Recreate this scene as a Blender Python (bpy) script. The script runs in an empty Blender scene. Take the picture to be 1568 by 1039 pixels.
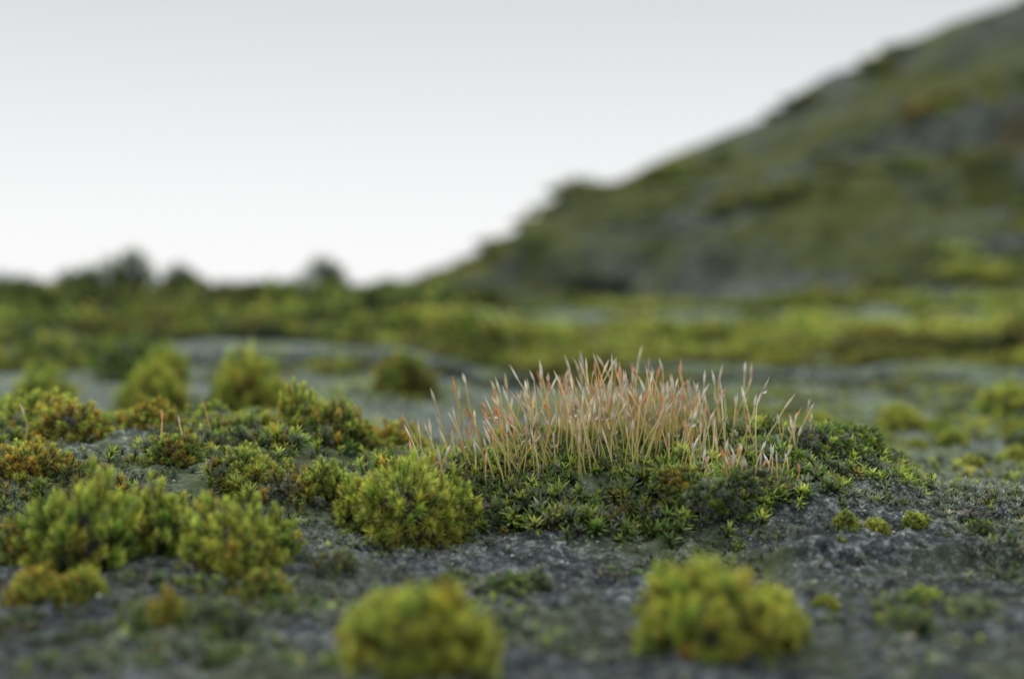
import bpy, math, numpy as np
from mathutils import Vector
rng = np.random.default_rng(11)
scene = bpy.context.scene

# ---------------------------------------------------------------- noise
def _hash(ix, iy, s):
    v = np.sin(ix*127.1 + iy*311.7 + s*74.7)*43758.5453
    return v-np.floor(v)
def vn(x, y, s=0):
    ix=np.floor(x); iy=np.floor(y); fx=x-ix; fy=y-iy
    fx=fx*fx*fx*(fx*(fx*6-15)+10); fy=fy*fy*fy*(fy*(fy*6-15)+10)
    a=_hash(ix,iy,s); b=_hash(ix+1,iy,s); c=_hash(ix,iy+1,s); d=_hash(ix+1,iy+1,s)
    return (a+(b-a)*fx)*(1-fy)+(c+(d-c)*fx)*fy
def fbm(x, y, o=4, s=0):
    r=0; a=.5; t=0
    for i in range(o):
        r=r+a*(vn(x*0.8+y*0.6+i*7.3, -x*0.6+y*0.8-i*3.1, s+i)*2-1); t+=a; a*=.5; x=x*2.03; y=y*2.03
    return r/t
def sm(a,b,v):
    t=np.clip((v-a)/(b-a),0,1); return t*t*(3-2*t)

# ---------------------------------------------------------------- terrain (1 unit = 1 cm)
def leftA(x): return sm(-0.2,-2.6,x)
def W2(x,y): return 1.6*fbm(x*.22,y*.1,3,5)
def H(x,y):
    x=np.asarray(x,float); y=np.asarray(y,float)
    A=leftA(x)
    h=A*(0.62*sm(10.5,15.5,y)-0.42*sm(17,22,y)+.25*sm(24,32,y))
    w=0.35*fbm(x*.5,y*.5,3,31)
    r2=((x-1.15)/2.35)**2+((y-15.2)/1.8)**2
    h=h+0.70*np.exp(-np.clip(r2+w*.5,0,None)**1.6*1.1)
    h=h+0.26*np.exp(-(((x-3.5)/.8)**2+((y-15.0)/.7)**2))
    h=h+0.17*np.exp(-(((x-1.95)/.5)**2+((y-13.55)/.35)**2)**1.5)
    h=h+0.17*sm(0,.10,y-12.55-w*.9)*sm(2.0,2.7,x)*sm(17,14,y)
    h=h+0.13*sm(0,.22,y-13.35-w)*sm(20,17,y)
    w2=W2(x,y)
    h=h+0.38*sm(0,.4,y-34.5-w2)+0.36*sm(0,.4,y-43-w2*1.4)+0.40*sm(0,.6,y-53+w2)
    h=h+0.15*sm(46,66,y)*sm(6,-4,x)+0.5*sm(50,64,y)*sm(4,14,x)
    near=sm(40,25,y)
    h=h+0.10*fbm(x*.7,y*.7,3,1)+(0.065*fbm(x*2.6,y*2.6,3,2)+0.035*fbm(x*8,y*8,2,3))*near
    g=fbm(x*5.5,y*5.5,2,8); h=h+0.06*np.clip(g,0,1)*near
    h=h+0.28*fbm(x*.28,y*.28,3,4)*sm(26,42,y)
    h=h-0.07*np.clip(y-74,0,None)-0.02*np.clip(np.abs(x)-60,0,None)-0.02*np.clip(-y,0,None)
    return h

HX=np.array([-60,-18,-8,-3.7,-.2,3.0,5.3,7.3,11.2,13.5,16.4,19.9,25.6,30.4,34.2,60,90,140,400])
HZ=np.array([-3,-1.5,2.2,3.7,5.4,7.9,8.7,9.2,11.1,12.0,13.2,15.2,17.9,19.8,21.4,31,36,30,-8])
def hillH(x,y):
    x=np.asarray(x,float); y=np.asarray(y,float)
    R=np.interp(x,HX,HZ)
    base=-1.2
    f=np.clip((y-56)/(95-56),0,1); f=np.where(y>95,1-((y-95)/90)**2*.9,f**.92)
    z=base+(R+.1-base)*np.clip(f,-.5,1)
    lf=sm(56,70,y); rf=1-.72*sm(80,93,y)
    z=z+lf*rf*(1.6*fbm(x*.13,y*.13,3,21)+1.0*fbm(x*.38,y*.38,3,22)+.4*fbm(x*1.0,y*1.0,2,23))
    z=z+1.6*np.exp(-(((x-1.0)/6)**2+((y-81)/4.0)**2))-2.8*np.exp(-(((x-1.5)/5.0)**2+((y-73.5)/3.4)**2))
    z=z+lf*rf*.42*np.sin(z*1.7+.9*fbm(x*.2,y*.2,2,25)*3)
    return z
def topH(x,y): return np.maximum(H(x,y),hillH(x,y))

def mk_mesh(name,v,q,col=None,mat=None,smooth=True):
    me=bpy.data.meshes.new(name)
    me.vertices.add(len(v)); me.vertices.foreach_set("co",np.asarray(v,np.float32).ravel())
    me.loops.add(q.size); me.loops.foreach_set("vertex_index",q.astype(np.int32).ravel())
    me.polygons.add(len(q)); me.polygons.foreach_set("loop_start",np.arange(0,q.size,4,dtype=np.int32))
    me.polygons.foreach_set("use_smooth",np.full(len(q),smooth))
    me.update(calc_edges=True)
    if col is not None:
        a=me.color_attributes.new("Col",'FLOAT_COLOR','POINT')
        c=np.ones((len(v),4),np.float32); c[:,:3]=col
        a.data.foreach_set("color",c.ravel())
    if mat: me.materials.append(mat)
    return me
def grid_object(name, xs, ys, hf, mat):
    X,Y=np.meshgrid(xs,ys); Z=hf(X,Y)
    v=np.stack([X,Y,Z],-1).reshape(-1,3)
    nx,ny=len(xs),len(ys)
    i=(np.arange(ny-1)[:,None]*nx+np.arange(nx-1)[None,:]).ravel()
    q=np.stack([i,i+1,i+nx+1,i+nx],-1)
    me=mk_mesh(name,v,q,None,mat,True)
    o=bpy.data.objects.new(name,me); scene.collection.objects.link(o); return o

# ---------------------------------------------------------------- materials
def N(nt,t,**k):
    n=nt.nodes.new(t)
    for a,b in k.items(): setattr(n,a,b)
    return n
def ramp(nt,fac,stops):
    r=N(nt,'ShaderNodeValToRGB'); e=r.color_ramp.elements
    while len(e)<len(stops): e.new(.5)
    for i,(p,c) in enumerate(stops):
        e[i].position=p; e[i].color=(*c,1) if not isinstance(c,(int,float)) else (c,c,c,1)
    nt.links.new(fac,r.inputs[0]); return r.outputs[0]
def noise(nt,vec,scale,detail=5,rough=.6,dist=0):
    n=N(nt,'ShaderNodeTexNoise'); n.inputs['Scale'].default_value=scale
    n.inputs['Detail'].default_value=detail; n.inputs['Roughness'].default_value=rough
    n.inputs['Distortion'].default_value=dist
    nt.links.new(vec,n.inputs['Vector']); return n.outputs[0]
def mix(nt,f,a,b,mode='MIX'):
    m=N(nt,'ShaderNodeMix',data_type='RGBA',blend_type=mode)
    for s,v in ((m.inputs[0],f),(m.inputs[6],a),(m.inputs[7],b)):
        if isinstance(v,bpy.types.NodeSocket): nt.links.new(v,s)
        elif isinstance(v,(int,float)): s.default_value=v if s==m.inputs[0] else (v,v,v,1)
        else: s.default_value=(*v,1)
    return m.outputs[2]

def ground_mat(name,s,green_lo,green_hi,gcol,gcol2,bump,dark=(.014,.017,.019),mid=(.056,.066,.071),light=(.26,.29,.29),far=None,stretch=1.0):
    m=bpy.data.materials.new(name); m.use_nodes=True; nt=m.node_tree
    b=nt.nodes['Principled BSDF']; b.inputs['Roughness'].default_value=.85; b.inputs['Specular IOR Level'].default_value=.2
    P=N(nt,'ShaderNodeNewGeometry').outputs['Position']
    mp=N(nt,'ShaderNodeMapping'); mp.inputs['Scale'].default_value=(1,stretch,stretch); nt.links.new(P,mp.inputs[0]); P2=mp.outputs[0]
    n1=noise(nt,P,8*s,9,.76); n2=noise(nt,P2,1.0*s,5,.6); n3=noise(nt,P2,.45*s,6,.62,.4); n4=noise(nt,P,34*s,4,.7)
    c=ramp(nt,n1,[(.37,dark),(.50,mid),(.65,light)])
    c=mix(nt,.65,c,ramp(nt,n4,[(.3,.2),(.52,.85),(.68,3.0)]),'MULTIPLY')
    c=mix(nt,.8,c,ramp(nt,n2,[(.3,.45),(.7,1.6)]),'MULTIPLY')
    g=mix(nt,n1,gcol,gcol2)
    c=mix(nt,ramp(nt,n3,[(green_lo,0.0),(green_hi,.9)]),c,g)
    n5=noise(nt,P,.8*s,4,.6)
    c=mix(nt,ramp(nt,n5,[(.60,0.0),(.72,.6)]),c,(.10,.075,.018))
    if far:   # paler, slightly greener stone away from the front
        sp=N(nt,'ShaderNodeSeparateXYZ'); nt.links.new(P,sp.inputs[0])
        mr=N(nt,'ShaderNodeMapRange'); mr.inputs[1].default_value=12; mr.inputs[2].default_value=17; nt.links.new(sp.outputs[1],mr.inputs[0])
        c=mix(nt,mr.outputs[0],c,mix(nt,1.0,c,far,'MULTIPLY'))
    nt.links.new(c,b.inputs['Base Color'])
    bp=N(nt,'ShaderNodeBump'); bp.inputs['Strength'].default_value=.9; bp.inputs['Distance'].default_value=bump
    h=mix(nt,.35,n1,n4); nt.links.new(h,bp.inputs['Height']); nt.links.new(bp.outputs[0],b.inputs['Normal'])
    return m
mat_ground=ground_mat("weathered_stone",1.0,.48,.62,(.045,.06,.03),(.15,.18,.085),.10,far=(2.1,2.2,1.8))
mat_hill=ground_mat("mossy_rock",.20,.44,.57,(.045,.058,.014),(.14,.155,.032),.25,(.022,.026,.021),(.068,.079,.066),(.17,.19,.16),None,1.6)

def leaf_mat(name,transl=.35,gloss=.05,rough=.45):
    m=bpy.data.materials.new(name); m.use_nodes=True; nt=m.node_tree
    for n in list(nt.nodes):
        if n.type!='OUTPUT_MATERIAL': nt.nodes.remove(n)
    out=[n for n in nt.nodes][0]
    at=N(nt,'ShaderNodeAttribute',attribute_name='Col')
    P=N(nt,'ShaderNodeNewGeometry').outputs['Position']
    c=mix(nt,.6,at.outputs['Color'],ramp(nt,noise(nt,P,3.0,3),[(.3,.6),(.7,1.4)]),'MULTIPLY')
    d=N(nt,'ShaderNodeBsdfDiffuse'); t=N(nt,'ShaderNodeBsdfTranslucent'); g=N(nt,'ShaderNodeBsdfGlossy')
    g.inputs['Roughness'].default_value=rough
    nt.links.new(c,d.inputs[0]); nt.links.new(c,t.inputs[0])
    m1=N(nt,'ShaderNodeMixShader'); m1.inputs[0].default_value=transl
    m2=N(nt,'ShaderNodeMixShader'); m2.inputs[0].default_value=gloss
    nt.links.new(d.outputs[0],m1.inputs[1]); nt.links.new(t.outputs[0],m1.inputs[2])
    nt.links.new(m1.outputs[0],m2.inputs[1]); nt.links.new(g.outputs[0],m2.inputs[2])
    nt.links.new(m2.outputs[0],out.inputs[0]); return m
mat_leaf=leaf_mat("moss_leaf",.42,.035)
mat_stalk=leaf_mat("sporophyte",.3,.08,.3)
mat_grit=leaf_mat("grit_mat",0,.03,.5)

# ---------------------------------------------------------------- moss shoot templates
def shoot(nleaf=34,L=.34,ll=.15,lw=.028,seg=3,open0=18,open1=78,curl=16,r=rng):
    k=np.arange(nleaf); u=(k+.5)/nleaf
    z0=L*(.25+.75*u**.8); az=k*2.39996+r.normal(0,.25,nleaf)
    th=np.radians(open1+(open0-open1)*u**1.4+r.normal(0,9,nleaf))
    ln=ll*(.75+.4*np.sin(np.pi*np.clip(u*.9+.1,0,1)))*r.uniform(.75,1.2,nleaf)
    p=np.stack([np.zeros(nleaf),np.zeros(nleaf),z0],-1)
    side=np.stack([-np.sin(az),np.cos(az),r.normal(0,.35,nleaf)],-1)
    ws=np.array([.55,1.,.7,.08]) if seg==3 else np.array([.7,1.,.08])
    V=[];T=[]
    for i in range(seg+1):
        w=(lw*ws[i]*.5)
        V+= [p-side*w,p+side*w]; T+=[np.full(nleaf,i/seg)]*2
        th2=th+np.radians(curl)*i
        p=p+(ln/seg)[:,None]*np.stack([np.sin(th2)*np.cos(az),np.sin(th2)*np.sin(az),np.cos(th2)],-1)
    V=np.stack(V,1); T=np.stack(T,1)
    nv=2*(seg+1); q=[]
    for i in range(seg): q.append([2*i,2*i+1,2*i+3,2*i+2])
    q=np.array(q)[None]+ (np.arange(nleaf)*nv)[:,None,None]
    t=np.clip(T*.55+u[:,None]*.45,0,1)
    V=V.reshape(-1,3); t=t.ravel(); q=q.reshape(-1,4)
    a=np.arange(4)*np.pi/2; rr=.011
    s=np.concatenate([np.stack([rr*np.cos(a),rr*np.sin(a),np.full(4,zz)],-1) for zz in (-.1,L)])
    sq=np.array([[i,(i+1)%4,4+(i+1)%4,4+i] for i in range(4)])+len(V)
    return np.concatenate([V,s]),np.concatenate([q,sq]),np.concatenate([t,np.zeros(8)])

def frames(D,spin):
    D=D/np.linalg.norm(D,axis=1,keepdims=True)
    ref=np.where(np.abs(D[:,2:3])>.95,np.array([[1.,0,0]]),np.array([[0,0,1.]]))
    X=np.cross(ref,D); X/=np.linalg.norm(X,axis=1,keepdims=True); Y=np.cross(D,X)
    c,s=np.cos(spin)[:,None],np.sin(spin)[:,None]
    return np.stack([X*c+Y*s,-X*s+Y*c,D],1)
class Acc:
    def __init__(s): s.v=[];s.q=[];s.c=[];s.n=0
    def add(s,v,q,c): s.v.append(v);s.q.append(q+s.n);s.c.append(c);s.n+=len(v)
    def inst(s,tpl,pos,D,sc,c0,c1,c2,r=rng):
        M=len(pos)
        if M==0: return
        v,q,t=tpl; F=frames(D,r.uniform(0,6.28,M))
        W=np.einsum('nk,mkj->mnj',v,F)*sc[:,None,None]+pos[:,None,:]
        t=t[None,:,None]
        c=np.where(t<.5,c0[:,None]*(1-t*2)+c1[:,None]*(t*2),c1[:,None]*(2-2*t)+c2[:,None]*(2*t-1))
        Q=q[None]+(np.arange(M)*len(v))[:,None,None]
        s.add(W.reshape(-1,3),Q.reshape(-1,4),c.reshape(-1,3))
    def mesh(s,name,mat): return mk_mesh(name,np.concatenate(s.v),np.concatenate(s.q),np.concatenate(s.c),mat)
    def obj(s,name,mat):
        o=bpy.data.objects.new(name,s.mesh(name,mat)); scene.collection.objects.link(o); return o

S_full=[shoot(58,.38,.22,.0185,2,6,66,12) for _ in range(6)]
S_med=[shoot(22,.28,.16,.027,2,12,70) for _ in range(6)]
S_small=[shoot(12,.14,.12,.028,2,15,75,14) for _ in range(6)]
S_far=[shoot(10,.30,.20,.09,2) for _ in range(4)]

PAL={  # base, mid, tip; brown bases darkened and tips yellowed as painted shadow and highlight
 'yellow':((.04,.036,.010),(.40,.42,.055),(.91,.90,.18)),
 'lime':((.025,.034,.010),(.26,.35,.05),(.78,.86,.16)),
 'green':((.012,.022,.008),(.10,.175,.03),(.32,.47,.10)),
 'orange':((.04,.024,.007),(.38,.27,.035),(.84,.62,.10)),
 'brown':((.024,.018,.007),(.20,.17,.035),(.55,.48,.12)),
 'grey':((.028,.033,.025),(.14,.165,.11),(.40,.45,.31)),
 'pale':((.06,.065,.055),(.26,.28,.22),(.60,.62,.50)),
 'dark':((.008,.012,.006),(.028,.045,.016),(.08,.11,.04)),
}
def pal(names,probs,M,jit=.18,k0=1.0):
    idx=rng.choice(len(names),M,p=np.array(probs)/sum(probs)); out=[]
    j=k0*np.exp(rng.normal(0,jit,(M,1)))*np.exp(rng.normal(0,.06,(M,3)))
    for k in range(3):
        arr=np.array([PAL[n][k] for n in names])[idx]*j; out.append(np.clip(arr,0,.92))
    return out

def cushion_mesh(name,names,probs,nsh=210,tpls=S_full,ls=.70,lump=.20):
    a=Acc(); k=np.arange(nsh); u=(k+.5)/nsh
    cz=1-u*1.25; az=k*2.39996
    D=np.stack([np.sqrt(np.clip(1-cz**2,0,1))*np.cos(az),np.sqrt(np.clip(1-cz**2,0,1))*np.sin(az),cz],-1)
    D+=rng.normal(0,.07,D.shape); D/=np.linalg.norm(D,axis=1,keepdims=True)
    o=rng.uniform(0,50)
    low=fbm(D[:,0]*1.8+o,D[:,1]*1.8+D[:,2],2,9)
    rad=.88*(1+lump*1.6*low)*rng.uniform(.78,1.10,nsh)
    sc=ls*rng.uniform(.7,1.25,nsh)
    pos=D*(rad-.33*sc)[:,None]
    Dd=D+np.array([0,0,.14])+rng.normal(0,.16,D.shape)
    c0,c1,c2=pal(names,probs,nsh,.18)
    sh=(.60+.52*np.clip(D[:,2:3]*1.2+.25+low[:,None]*.8,0,1)); c1=c1*sh; c2=c2*sh  # lighter tops, darker flanks and hollows: shading painted into shoot colours
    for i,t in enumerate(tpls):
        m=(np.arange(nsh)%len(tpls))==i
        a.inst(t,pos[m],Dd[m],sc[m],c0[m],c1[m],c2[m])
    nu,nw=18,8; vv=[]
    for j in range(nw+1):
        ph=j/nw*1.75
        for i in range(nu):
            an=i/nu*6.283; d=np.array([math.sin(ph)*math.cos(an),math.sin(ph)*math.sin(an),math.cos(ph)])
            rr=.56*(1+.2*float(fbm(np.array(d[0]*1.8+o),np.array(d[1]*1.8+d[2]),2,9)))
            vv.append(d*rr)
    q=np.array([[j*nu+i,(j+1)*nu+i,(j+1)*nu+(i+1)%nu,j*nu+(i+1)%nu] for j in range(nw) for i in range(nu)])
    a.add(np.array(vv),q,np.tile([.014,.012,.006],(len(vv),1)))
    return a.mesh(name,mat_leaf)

CM={}
for nm,(ns,pr) in {'yellow':(['yellow','lime','orange'],[5,4,.2]),'lime':(['lime','yellow','green'],[5,2.8,.8]),
      'orange':(['orange','yellow','brown','lime'],[3.4,3,1.3,2]),'brown':(['brown','orange','green','lime'],[3.6,1.2,3,2.6]),
      'grey':(['grey','green','lime'],[6,2,1]),'green':(['green','lime','grey'],[5,1.5,1]),'dark':(['dark','green'],[3,2])}.items():
    CM[nm]=[cushion_mesh("cushion_"+nm,ns,pr) for _ in range(3 if nm in('yellow','lime') else 2)]

def cushion(x,y,R,hz,kind,sink=.05,name="moss_cushion"):
    L=CM[kind]; o=bpy.data.objects.new(name,L[rng.integers(len(L))])
    z=float(H(x,y)); o.location=(x,y,z-sink*R); o.scale=(R,R*rng.uniform(.85,1.05),hz)
    o.rotation_euler=(rng.normal(0,.06),rng.normal(0,.06),rng.uniform(0,6.28))
    scene.collection.objects.link(o); return o

# ---------------------------------------------------------------- ground & hill
def seq(a,b,s0,g):
    r=[a]; s=s0
    while r[-1]<b: r.append(r[-1]+s); s*=g
    return r
ys=list(np.arange(7.8,18,.034))+seq(18,82,.04,1.0065)+seq(84,3000,2.5,1.12)
yl=seq(0,700,.08,1.12); ys=[7.75-v for v in yl[::-1]]+ys
xr=seq(5,26,.038,1.012); xr2=seq(xr[-1]+.4,1500,.5,1.12)
xs=[-v for v in (xr+xr2)[::-1]]+list(np.arange(-4.965,4.97,.034))+xr+xr2
grid_object("ground",np.array(sorted(set(xs))),np.array(sorted(set(ys))),H,mat_ground)
grid_object("hill",np.concatenate([np.linspace(-18,45,320),np.array(seq(45.5,300,.5,1.06))]),
            np.concatenate([np.linspace(54,100,240),np.array(seq(100.5,185,.5,1.08))]),hillH,mat_hill)

# ---------------------------------------------------------------- cushions (x, y, radius, height, kind)
for c in [(-3.65,12.0,.56,.78,'lime'),(-3.12,12.35,.34,.54,'lime'),(-4.15,12.2,.32,.40,'brown'),
          (-2.38,12.0,.48,.60,'yellow'),(-2.12,12.4,.26,.42,'lime'),(-2.75,12.3,.22,.30,'brown'),
          (-1.0,13.3,.60,.70,'yellow'),(-.60,13.45,.38,.50,'lime'),(-1.45,13.5,.34,.42,'yellow'),(-1.8,13.7,.26,.30,'lime'),
          (-2.0,16.0,.50,.55,'brown'),(-2.45,16.4,.36,.58,'yellow'),(-1.35,16.6,.45,.5,'orange'),(-2.9,15.2,.30,.3,'grey'),
          (-4.95,16.0,.55,.45,'orange'),(-4.2,16.6,.4,.38,'orange'),(-5.6,16.8,.55,.5,'yellow'),(-5.7,14.4,.5,.4,'brown'),(-4.75,14.0,.42,.36,'orange'),
          (-3.4,14.4,.32,.32,'brown'),(-2.6,13.9,.36,.34,'lime'),(-3.8,17.6,.4,.3,'green'),
          (-6.0,24,.62,.95,'yellow'),(-6.5,24.5,.4,.7,'lime'),(-4.5,24,.58,1.1,'yellow'),(-4.95,24.6,.42,.85,'lime'),(-3.85,23.7,.42,.8,'yellow'),(-8.0,30,.9,1.1,'green'),(-7.2,29.5,.5,.85,'lime'),(-2.15,28,.75,.95,'brown'),
          (-2.7,21.5,.35,.45,'lime'),(-7.4,22,.6,.6,'lime'),(-8.6,26,.7,.8,'lime'),(-5.3,20.5,.5,.4,'green'),(-6.9,19.5,.5,.45,'lime'),
          (-.62,9.15,.50,.52,'yellow'),(-.42,9.1,.16,.58,'orange'),(-.88,9.3,.30,.42,'yellow'),(-.30,9.3,.26,.36,'yellow'),
          (1.44,9.7,.54,.60,'yellow'),(1.18,9.9,.34,.50,'yellow'),(1.78,9.85,.30,.46,'yellow'),
          (-2.55,10.0,.30,.30,'grey'),(-2.42,9.95,.15,.38,'orange'),(-2.1,10.1,.28,.22,'grey'),
          (-3.7,11.0,.30,.30,'orange'),(-3.35,11.0,.2,.26,'yellow'),(-4.0,10.4,.25,.24,'lime'),(-1.95,11.0,.24,.26,'brown'),(-1.75,10.7,.2,.15,'grey'),
          (-.1,11.5,.28,.17,'grey'),(.15,11.7,.2,.14,'grey'),(-.45,11.6,.2,.14,'grey'),
          (1.92,13.45,.36,.34,'grey'),(2.3,13.65,.3,.25,'grey'),(1.6,13.6,.3,.25,'brown'),(3.55,15.0,.45,.32,'green'),(3.1,14.7,.4,.26,'grey'),(4.0,15.2,.3,.25,'grey'),
          (5.0,23,.40,.45,'yellow'),(5.5,22.6,.25,.3,'lime'),(6.6,24,.50,.5,'yellow'),(7.1,23.6,.3,.35,'lime'),(9.0,25.5,.8,.8,'lime'),(9.9,25,.6,.6,'yellow'),(8.6,24,.45,.35,'grey'),
          (5.9,18.2,.16,.2,'yellow'),(4.9,17.4,.14,.15,'lime'),(5.3,19.6,.24,.22,'lime'),(7.2,20.2,.28,.27,'yellow'),(4.2,20.4,.22,.2,'green'),(6.4,19.2,.18,.16,'grey'),(7.8,21.6,.35,.28,'grey'),(4.3,18.6,.16,.15,'yellow'),
          (6.6,21.2,.3,.24,'lime'),(5.9,20.6,.2,.16,'yellow'),(8.2,22.8,.4,.35,'yellow'),(6.9,17.6,.14,.14,'lime'),(3.6,22.2,.3,.24,'lime'),(2.9,24.5,.3,.25,'grey'),(4.3,26,.4,.3,'lime'),
          (3.4,13.2,.13,.18,'yellow'),(3.1,13.1,.14,.14,'lime'),(3.8,13.3,.14,.14,'lime'),(4.35,13.1,.16,.13,'grey'),
          (3.0,10.9,.30,.18,'grey'),(3.45,10.6,.30,.18,'grey'),(3.3,11.3,.2,.13,'lime'),(2.9,10.3,.25,.16,'grey'),(2.5,11.2,.12,.12,'yellow')]:
    cushion(*c)
for c in [(-18.5,68,1.6,2.15,'dark'),(-20.6,67.5,1.6,1.7,'dark'),(-23.4,67,1.8,1.4,'dark'),(-15.5,67,1.15,1.8,'dark'),(-8.7,67,1.25,1.85,'dark'),(-12,68,1.9,.85,'green'),(-6.0,68,1.3,1.0,'dark'),(-26,68,2,1.35,'dark')]:
    cushion(*c)

# ---------------------------------------------------------------- moss masses made of domed clumps
far=Acc()
def far_cush(x,y,z,R,hz,names,probs,n=46,tp=S_far,k0=1.0,ex=1.0):
    k=np.arange(n); cz=1-(k+.5)/n; az=k*2.39996+rng.uniform(0,6)
    s=np.sqrt(1-cz**2); D=np.stack([s*np.cos(az),s*np.sin(az),cz],-1)+rng.normal(0,.1,(n,3))
    rad=rng.uniform(.70,1.05,n)
    P=D*rad[:,None]*np.array([R*ex,R,hz])*.8+np.array([x,y,z])
    c0,c1,c2=pal(names,probs,n,.2,k0); sc=np.full(n,R)*rng.uniform(.6,1.1,n)
    sh=.32+.75*np.clip(cz*1.3,0,1)[:,None]; c1=c1*sh; c2=c2*sh  # shade on clump undersides painted into the colours
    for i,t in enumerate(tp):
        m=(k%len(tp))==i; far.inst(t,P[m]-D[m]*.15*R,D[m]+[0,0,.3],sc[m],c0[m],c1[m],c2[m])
def scatter_far(n,x0,x1,y0,y1,R0,R1,flat,names,probs,thr=-.1,seed=40,hf=H,msc=.10,ani=2.6,k0=1.0,tp=S_far,nn=46,ex=1.0,tk=.9):
    X=rng.uniform(x0,x1,n); Y=rng.uniform(y0,y1,n); m=fbm(X*msc,Y*msc*ani,2,seed)>thr
    tn=fbm(X*msc*1.6+9,Y*msc*3,2,seed+7)
    for x,y,tt in zip(X[m],Y[m],tn[m]):
        R=rng.uniform(R0,R1)
        pb=np.array(probs,float)*rng.uniform(.1,1,len(probs))**2
        far_cush(x,y,float(hf(x,y))-.1*R,R,R*flat*rng.uniform(.6,1.25),names,list(pb),nn,tp,k0*float(np.exp(tt*tk)),ex)
scatter_far(440,-5,24,36,52,.35,.95,.66,['yellow','lime','brown','green'],[3,3,1.5,1.5],-.08,41,msc=.07,ani=4.5,k0=.85,ex=1.5,nn=60,tk=1.4)
scatter_far(190,0,32,50,61,.5,1.2,.6,['yellow','lime','green'],[3,3,2],-.05,55,topH,.06,3.5,k0=.9,ex=1.6,nn=60,tk=1.4)
for x,y,R in [(-1.6,42,1.3),(-.2,42.5,1.3),(-2.7,43,1.1),(1.2,43,1.0),(4.5,43,1.1),(6,44,1.0)]:
    far_cush(x,y,float(H(x,y)),R,R*.9,['yellow','lime','green'],[3,3,1],70,k0=1.0,ex=1.3)
for x,y,R in [(10.5,41,1.2),(11.8,41,1.1),(9.3,42,.9),(16,44,1.2)]:
    far_cush(x,y,float(H(x,y)),R,R*.8,['orange','brown','green'],[1.4,2,2.4],70,k0=.8,ex=1.2)
scatter_far(230,0,17,33.5,38,.3,.65,.75,['yellow','lime','brown'],[3,2,1],-.2,43,k0=1.0,ex=1.4)
scatter_far(70,-3,4,33.5,37,.25,.5,.65,['yellow','lime','green'],[3,2,1],-.1,49,k0=.9,ex=1.4)
scatter_far(230,2,14,21,34,.15,.42,.6,['yellow','lime','green','grey'],[3,2,1,2],-.08,47,msc=.2,k0=1.0,ex=1.3)
scatter_far(220,-26,-2,46,58,.7,1.5,.6,['green','lime','yellow','dark'],[3,2.4,1,2.4],-.1,44,k0=.72,ani=3.5,ex=1.3,tk=1.4)
scatter_far(120,-27,-2,57,66,.9,1.6,.42,['green','dark','lime'],[3,3,.8],-.2,48,k0=.5,ex=1.3)
scatter_far(170,-18,-2,33,46,.4,1.0,.65,['green','yellow','brown','lime'],[2.5,1.6,1,2.4],-.04,45,k0=.78,ani=4,ex=1.4,tk=1.4)
scatter_far(70,-12,-3,27,34,.3,.6,.6,['green','yellow','brown','lime'],[2,2,1,2],.02,46,k0=.9,ex=1.3)
for yy,f,x0,x1,r in [(34.4,1.0,-10,18,.28),(42.9,1.4,-14,24,.34)]:  # near-black clumps along the step bases stand in for undercut shadow
    for x in np.arange(x0,x1,.32):
        y=yy
        for _ in range(3): y=yy+f*float(W2(x,y))
        if fbm(np.array(x*.3),np.array(yy),2,77)>-.3: far_cush(x,y-.05,float(H(x,y-.25)),r*rng.uniform(.7,1.3),r*rng.uniform(.5,1.1),['dark','green'],[4,.4],26,k0=.6,ex=1.5)
far.obj("distant_moss",mat_leaf)
far=Acc()
scatter_far(460,-8,42,60,94,.6,1.5,.42,['green','brown','lime','yellow','dark'],[3,1.6,2.4,1.8,.8],.05,51,topH,.09,2.2,k0=.72,ex=1.4,nn=60,tk=1.4)
scatter_far(220,4,38,57,68,.8,1.4,.5,['yellow','lime','green'],[4,3,1.5],-.08,52,topH,.08,3,k0=.9,ex=1.5,tk=1.3)
scatter_far(110,-8,14,78,96,.5,1.0,.38,['lime','green','brown'],[2.6,3,1.6],-.2,53,topH,.12,k0=.7,ex=1.3)
scatter_far(40,-3,6,71,76,.6,1.2,.4,['dark'],[1],-.5,56,topH,.12,k0=.6,ex=1.5)  # dark clumps added in the hollow to paint its shadow
for x,y,k in [(12.5,80,'yellow'),(13.8,79,'lime'),(23.5,82,'orange'),(25,82,'brown'),(3.6,94,'lime'),(4.6,94,'green')]:
    far_cush(x,y,float(hillH(x,y)),1.4,.8,[k,'brown'],[3,1],60,k0=.85,ex=1.3)
far.obj("hill_moss",mat_leaf)
far=Acc()
scatter_far(150,-6.5,-.2,9.2,13.2,.10,.28,.6,['grey','green','brown','lime'],[4,2,1.5,2],-.05,91,H,.8,1,.95,S_med,40)
scatter_far(190,-7.5,-.6,13.2,19,.14,.34,.55,['green','lime','brown','grey','orange'],[3,3,1.5,2,1],-.1,92,H,.6,1,1.05,S_med,40)
scatter_far(120,1.5,7,9.8,17,.08,.20,.45,['grey','green','lime','yellow'],[5,2,1.4,1],.0,93,H,.6,1,.95,S_med,30)
far.obj("moss_patches",mat_leaf)

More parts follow.
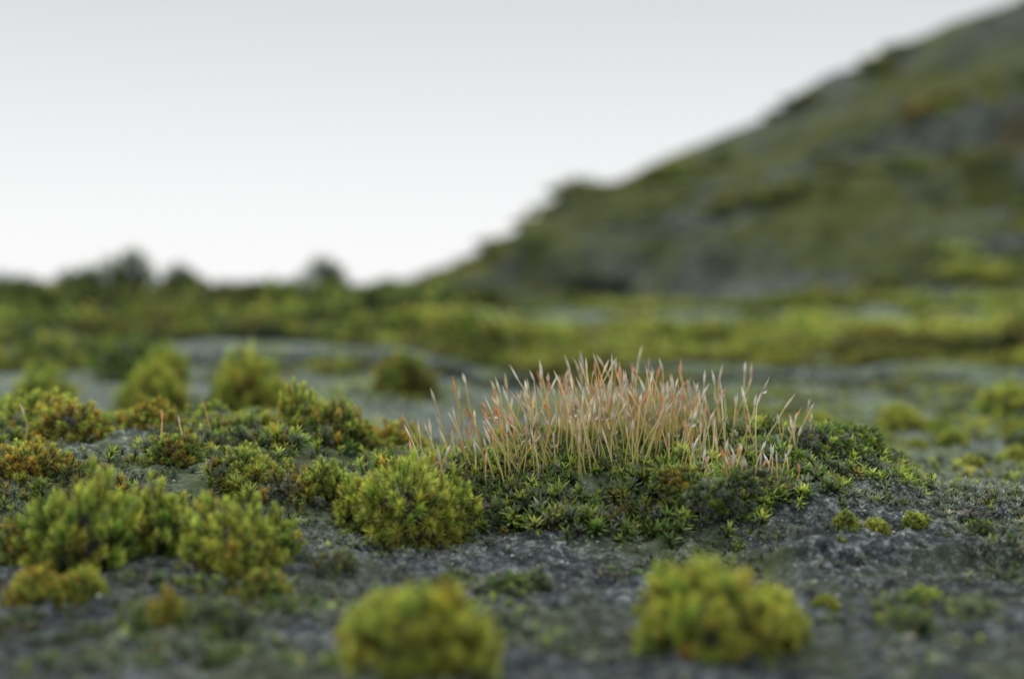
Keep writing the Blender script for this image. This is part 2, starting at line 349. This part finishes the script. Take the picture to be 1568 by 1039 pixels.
# ---------------------------------------------------------------- near moss carpet
def carpet(name,n,x0,x1,y0,y1,maskf,tpls,s0,s1,names,probs,seedc,jit=.25):
    X=rng.uniform(x0,x1,n); Y=rng.uniform(y0,y1,n); m=rng.uniform(0,1,n)<maskf(X,Y); X=X[m];Y=Y[m]; M=len(X)
    a=Acc(); P=np.stack([X,Y,H(X,Y)-.04],-1)
    e=.05; nx=(H(X+e,Y)-H(X-e,Y))/(2*e); ny=(H(X,Y+e)-H(X,Y-e))/(2*e)
    D=np.stack([-nx*.7,-ny*.7,np.ones(M)],-1)+rng.normal(0,.28,(M,3))*[1,1,.2]
    c0,c1,c2=pal(names,probs,M,jit); sc=rng.uniform(s0,s1,M)*(1+.35*fbm(X*1.7,Y*1.7,2,seedc))
    tone=(1+.65*fbm(X*1.3,Y*1.3,3,seedc+3))[:,None]
    for i,t in enumerate(tpls):
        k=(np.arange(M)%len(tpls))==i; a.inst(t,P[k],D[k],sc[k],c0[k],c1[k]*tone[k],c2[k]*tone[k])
    return a.obj(name,mat_leaf)
carpet("moss_carpet",13000,-8.5,0,12.3,19.5,lambda x,y:leftA(x)*sm(-.15,.3,fbm(x*1.1,y*1.1,3,61)+.12)*sm(12.0,13.5,y),S_med,.35,.7,
       ['brown','green','lime','orange','grey'],[.9,3.0,3.2,1.0,2.4],62,.18)
def mound(x,y):
    r2=((x-1.2)/2.45)**2+((y-15.15)/2.05)**2
    r3=((x-3.5)/.95)**2+((y-15.0)/.8)**2
    return np.maximum(sm(1.15,.7,r2),sm(1.2,.5,r3))*sm(-.6,-.2,fbm(x*1.6,y*1.6,3,65)+.1)
carpet("moss_carpet",18000,-1.4,4.6,12.9,17.4,mound,S_small,.42,1.0,['green','lime','grey','brown','dark'],[4,3.4,3.4,.5,1.0],66)
carpet("moss_tufts",13000,-6,6.2,8.6,15,lambda x,y:sm(.0,.32,fbm(x*1.1,y*1.1,3,71))*.9+.05,S_small,.25,.60,['grey','green','lime','pale'],[7,1.4,.6,1],72)
carpet("moss_tufts",9500,2.8,10,13,21,lambda x,y:sm(-.15,.2,fbm(x*1.5,y*1.5,3,78))*sm(2.8,4.2,x),S_small,.25,.55,['pale','grey','lime','yellow'],[5,3,.5,.5],79)
carpet("moss_tufts",11000,-8,12,14.5,34,lambda x,y:sm(.0,.3,fbm(x*.7,y*.7,3,75))*.9+.05,S_small,.35,.95,['grey','green','yellow','lime'],[5,1.4,2,1.6],76)

# ---------------------------------------------------------------- sporophyte stalks
TIPS=[]
def stalks(name,P,L,lean,pale,cs=1.0):
    a=Acc(); ns=6
    for p,l,ln,pl in zip(P,L,lean,pale):
        nseg=9; bend=rng.normal(0,.08,2); pts=[]
        for i in range(nseg+1):
            t=i/nseg; pts.append(p+np.array([ln[0]*t*l+bend[0]*math.sin(t*3.14)*l*.5+ln[0]*.2*t*t*l,ln[1]*t*l+bend[1]*math.sin(t*3.14)*l*.5,t*l]))
        TIPS.append((pts[rng.integers(3,9)],pts[-1]))
        d=pts[-1]-pts[-2]; d/=np.linalg.norm(d); tilt=d+rng.normal(0,.10,3); tilt/=np.linalg.norm(tilt)
        cl=rng.uniform(.09,.20)*cs; r0=rng.uniform(.0052,.0076); cr=rng.uniform(.009,.0150)
        rad=[r0*1.1]*(nseg)+[r0*.9]
        prof=[(.05,.6),(.2,.9),(.45,1.),(.62,.85),(.72,.6),(.85,.38),(1.,.12)]
        e=pts[-1]
        for u,w in prof: pts.append(e+tilt*cl*u); rad.append(cr*w)
        pts=np.array(pts); rad=np.array(rad)
        an=np.arange(ns)/ns*6.283
        T=np.gradient(pts,axis=0); T/=np.linalg.norm(T,axis=1,keepdims=True)
        X=np.cross(T,[0,1,.01]); X/=np.linalg.norm(X,axis=1,keepdims=True); Y=np.cross(T,X)
        V=pts[:,None]+rad[:,None,None]*(X[:,None]*np.cos(an)[None,:,None]+Y[:,None]*np.sin(an)[None,:,None])
        K=len(pts); q=np.array([[j*ns+i,j*ns+(i+1)%ns,(j+1)*ns+(i+1)%ns,(j+1)*ns+i] for j in range(K-1) for i in range(ns)])
        u=rng.random()
        lo=np.array([.54,.54,.13]); hi=np.array([.91,.68,.34]) if u<.5 else np.array([.92,.82,.50]); cap=np.array([.92,.74,.50])*(1-pl)+np.array([.92,.88,.80])*pl
        if rng.random()<.22: cap=np.array([.84,.44,.20]); hi=np.array([.90,.58,.26])
        c=[]
        for j in range(K):
            t=min(1,j/nseg); base=lo*(1-t)+hi*t
            if j>nseg: base=cap*(1 if j<nseg+5 else .85)
            c.append(base)
        c=np.clip(np.repeat(np.array(c)*rng.uniform(.88,1.12),ns,0),0,.93)
        a.add(V.reshape(-1,3),q,c)
    return a.obj(name,mat_stalk)
n=370
gx=np.concatenate([rng.normal(.45,.58,int(n*.42)),rng.normal(1.50,.47,int(n*.42)),rng.uniform(-.85,2.6,n-2*int(n*.42))])
gx=np.clip(gx,-.9,2.7); gy=14.85+rng.normal(0,.5,n); gy=np.where((rng.random(n)<.22)&(gx<1.3),rng.uniform(13.8,14.4,n),np.clip(gy,14.1,None))
P=np.stack([gx,gy,H(gx,gy)-.02],-1)
L=rng.uniform(.36,.88,n)*(1-.12*np.abs(gx-1.2)); L*=np.where(rng.random(n)<.25,.62,1)
lean=np.stack([(gx-1.25)*.07-.05+rng.normal(0,.18,n),rng.normal(-.03,.18,n)],-1)
stalks("moss_sporophytes",P,L,lean,rng.uniform(0,1,n)*.9)
n_main=len(TIPS)
n=30
gx=rng.normal(2.3,.28,n); gy=13.75+rng.normal(0,.12,n); P=np.stack([gx,gy,H(gx,gy)],-1)
stalks("moss_sporophytes",P,rng.uniform(.18,.36,n),rng.normal(0,.15,(n,2)),np.full(n,.9),.9)
n=18
gx=np.concatenate([rng.normal(2.95,.15,14),rng.normal(-3.6,.6,4)]); gy=np.concatenate([14.6+rng.normal(0,.2,14),15.5+rng.normal(0,.5,4)]); P=np.stack([gx,gy,H(gx,gy)],-1)
stalks("moss_sporophytes",P,rng.uniform(.15,.36,n),rng.normal(0,.15,(n,2)),np.full(n,.4),.8)

# ---------------------------------------------------------------- grit
def grit(n):
    a=Acc(); nu=6; t=[]
    for ph in (.35,1.0,1.7,2.5):
        for i in range(nu):
            an=i/nu*6.283+ph; t.append([math.sin(ph)*math.cos(an),math.sin(ph)*math.sin(an),math.cos(ph)])
    t=np.array(t); q=np.array([[j*nu+i,(j+1)*nu+i,(j+1)*nu+(i+1)%nu,j*nu+(i+1)%nu] for j in range(3) for i in range(nu)]+[[0,1,2,3],[0,3,4,5]])
    X=rng.uniform(-6,9,n); Y=8.6+rng.beta(1,1.6,n)*20; m=rng.uniform(0,1,n)<(.2+.8*sm(-.1,.3,fbm(X*1.4,Y*1.4,2,81))); X=X[m];Y=Y[m];M=len(X)
    for k in range(4):
        s=(np.arange(M)%4)==k; tv=t*rng.uniform(.65,1.3,(len(t),1))*[1,1,.7]
        sc=np.minimum(np.exp(rng.normal(-4.5,.33,s.sum())),.024); P=np.stack([X[s],Y[s],H(X[s],Y[s])],-1)
        g=np.exp(rng.normal(-1.7,.6,(s.sum(),1)))*np.array([[1,1.06,1.0]]); g=np.where(rng.random((s.sum(),1))<.45,g*[1.1,1.2,.75],g); g=np.clip(g,0,.5)
        a.inst((tv,q,np.zeros(len(t))),P,rng.normal(0,.4,(s.sum(),3))+[0,0,1],sc,g,g,g)
    return a.obj("grit",mat_grit)
grit(36000)

# ---------------------------------------------------------------- water droplets
mw=bpy.data.materials.new("water"); mw.use_nodes=True; b=mw.node_tree.nodes['Principled BSDF']
b.inputs['Transmission Weight'].default_value=1; b.inputs['Roughness'].default_value=.02; b.inputs['IOR'].default_value=1.33
a=Acc(); nu,nw=16,10; t=[]
for j in range(nw+1):
    ph=max(.02,min(3.12,j/nw*3.1416))
    for i in range(nu): t.append([math.sin(ph)*math.cos(i/nu*6.2832),math.sin(ph)*math.sin(i/nu*6.2832),math.cos(ph)])
q=np.array([[j*nu+i,(j+1)*nu+i,(j+1)*nu+(i+1)%nu,j*nu+(i+1)%nu] for j in range(nw) for i in range(nu)])
front=sorted(range(n_main),key=lambda i:TIPS[i][0][1])[:170]
pick=rng.choice(front,44,replace=False)
for i in pick:
    mid,tip=TIPS[i]; c=(mid if rng.random()<.6 else tip).copy(); r=rng.uniform(.018,.044); c[1]-=.6*r
    a.add(np.array(t)*r*[1,1,1.1]+c,q,np.ones((len(t),3)))
a.obj("water_droplets",mw)

# ---------------------------------------------------------------- overcast sky + soft sun
w=bpy.data.worlds.new("World"); scene.world=w; w.use_nodes=True; nt=w.node_tree; bg=nt.nodes['Background']
el,rot=math.radians(58),math.radians(-35)
sky=N(nt,'ShaderNodeTexSky',sky_type='NISHITA'); sky.sun_disc=False; sky.sun_elevation=el; sky.sun_rotation=rot
tc=N(nt,'ShaderNodeTexCoord'); sp=N(nt,'ShaderNodeSeparateXYZ'); nt.links.new(tc.outputs['Generated'],sp.inputs[0])
c=ramp(nt,sp.outputs[2],[(0.0,(10.0,10.0,10.1)),(.05,(9.5,9.55,9.65)),(.19,(7.3,7.4,7.6)),(.5,(7.6,7.8,8.1)),(1.0,(11.2,11.5,11.9))])
m=mix(nt,.95,sky.outputs[0],c); nt.links.new(m,bg.inputs[0]); bg.inputs[1].default_value=.10
sd=bpy.data.lights.new("sun",'SUN'); sd.energy=1.5; sd.angle=math.radians(11); sd.color=(1,.98,.94)
so=bpy.data.objects.new("sun",sd); scene.collection.objects.link(so)
dirv=Vector((math.sin(rot)*math.cos(el),math.cos(rot)*math.cos(el),math.sin(el)))
so.rotation_euler=dirv.to_track_quat('Z','Y').to_euler()

# ---------------------------------------------------------------- camera
cd=bpy.data.cameras.new("camera"); cam=bpy.data.objects.new("camera",cd); scene.collection.objects.link(cam); scene.camera=cam
cam.location=(0,0,2.53); cam.rotation_euler=(math.radians(90-2.35),0,0)
cd.lens=50; cd.sensor_width=36; cd.clip_start=.1; cd.clip_end=10000
cd.dof.use_dof=True; cd.dof.focus_distance=14.1; cd.dof.aperture_fstop=.05/.265
scene.view_settings.view_transform='Standard'; scene.view_settings.look='None'; scene.view_settings.exposure=0
print("POLYS",sum(len(o.data.polygons) for o in bpy.data.objects if o.type=='MESH'))
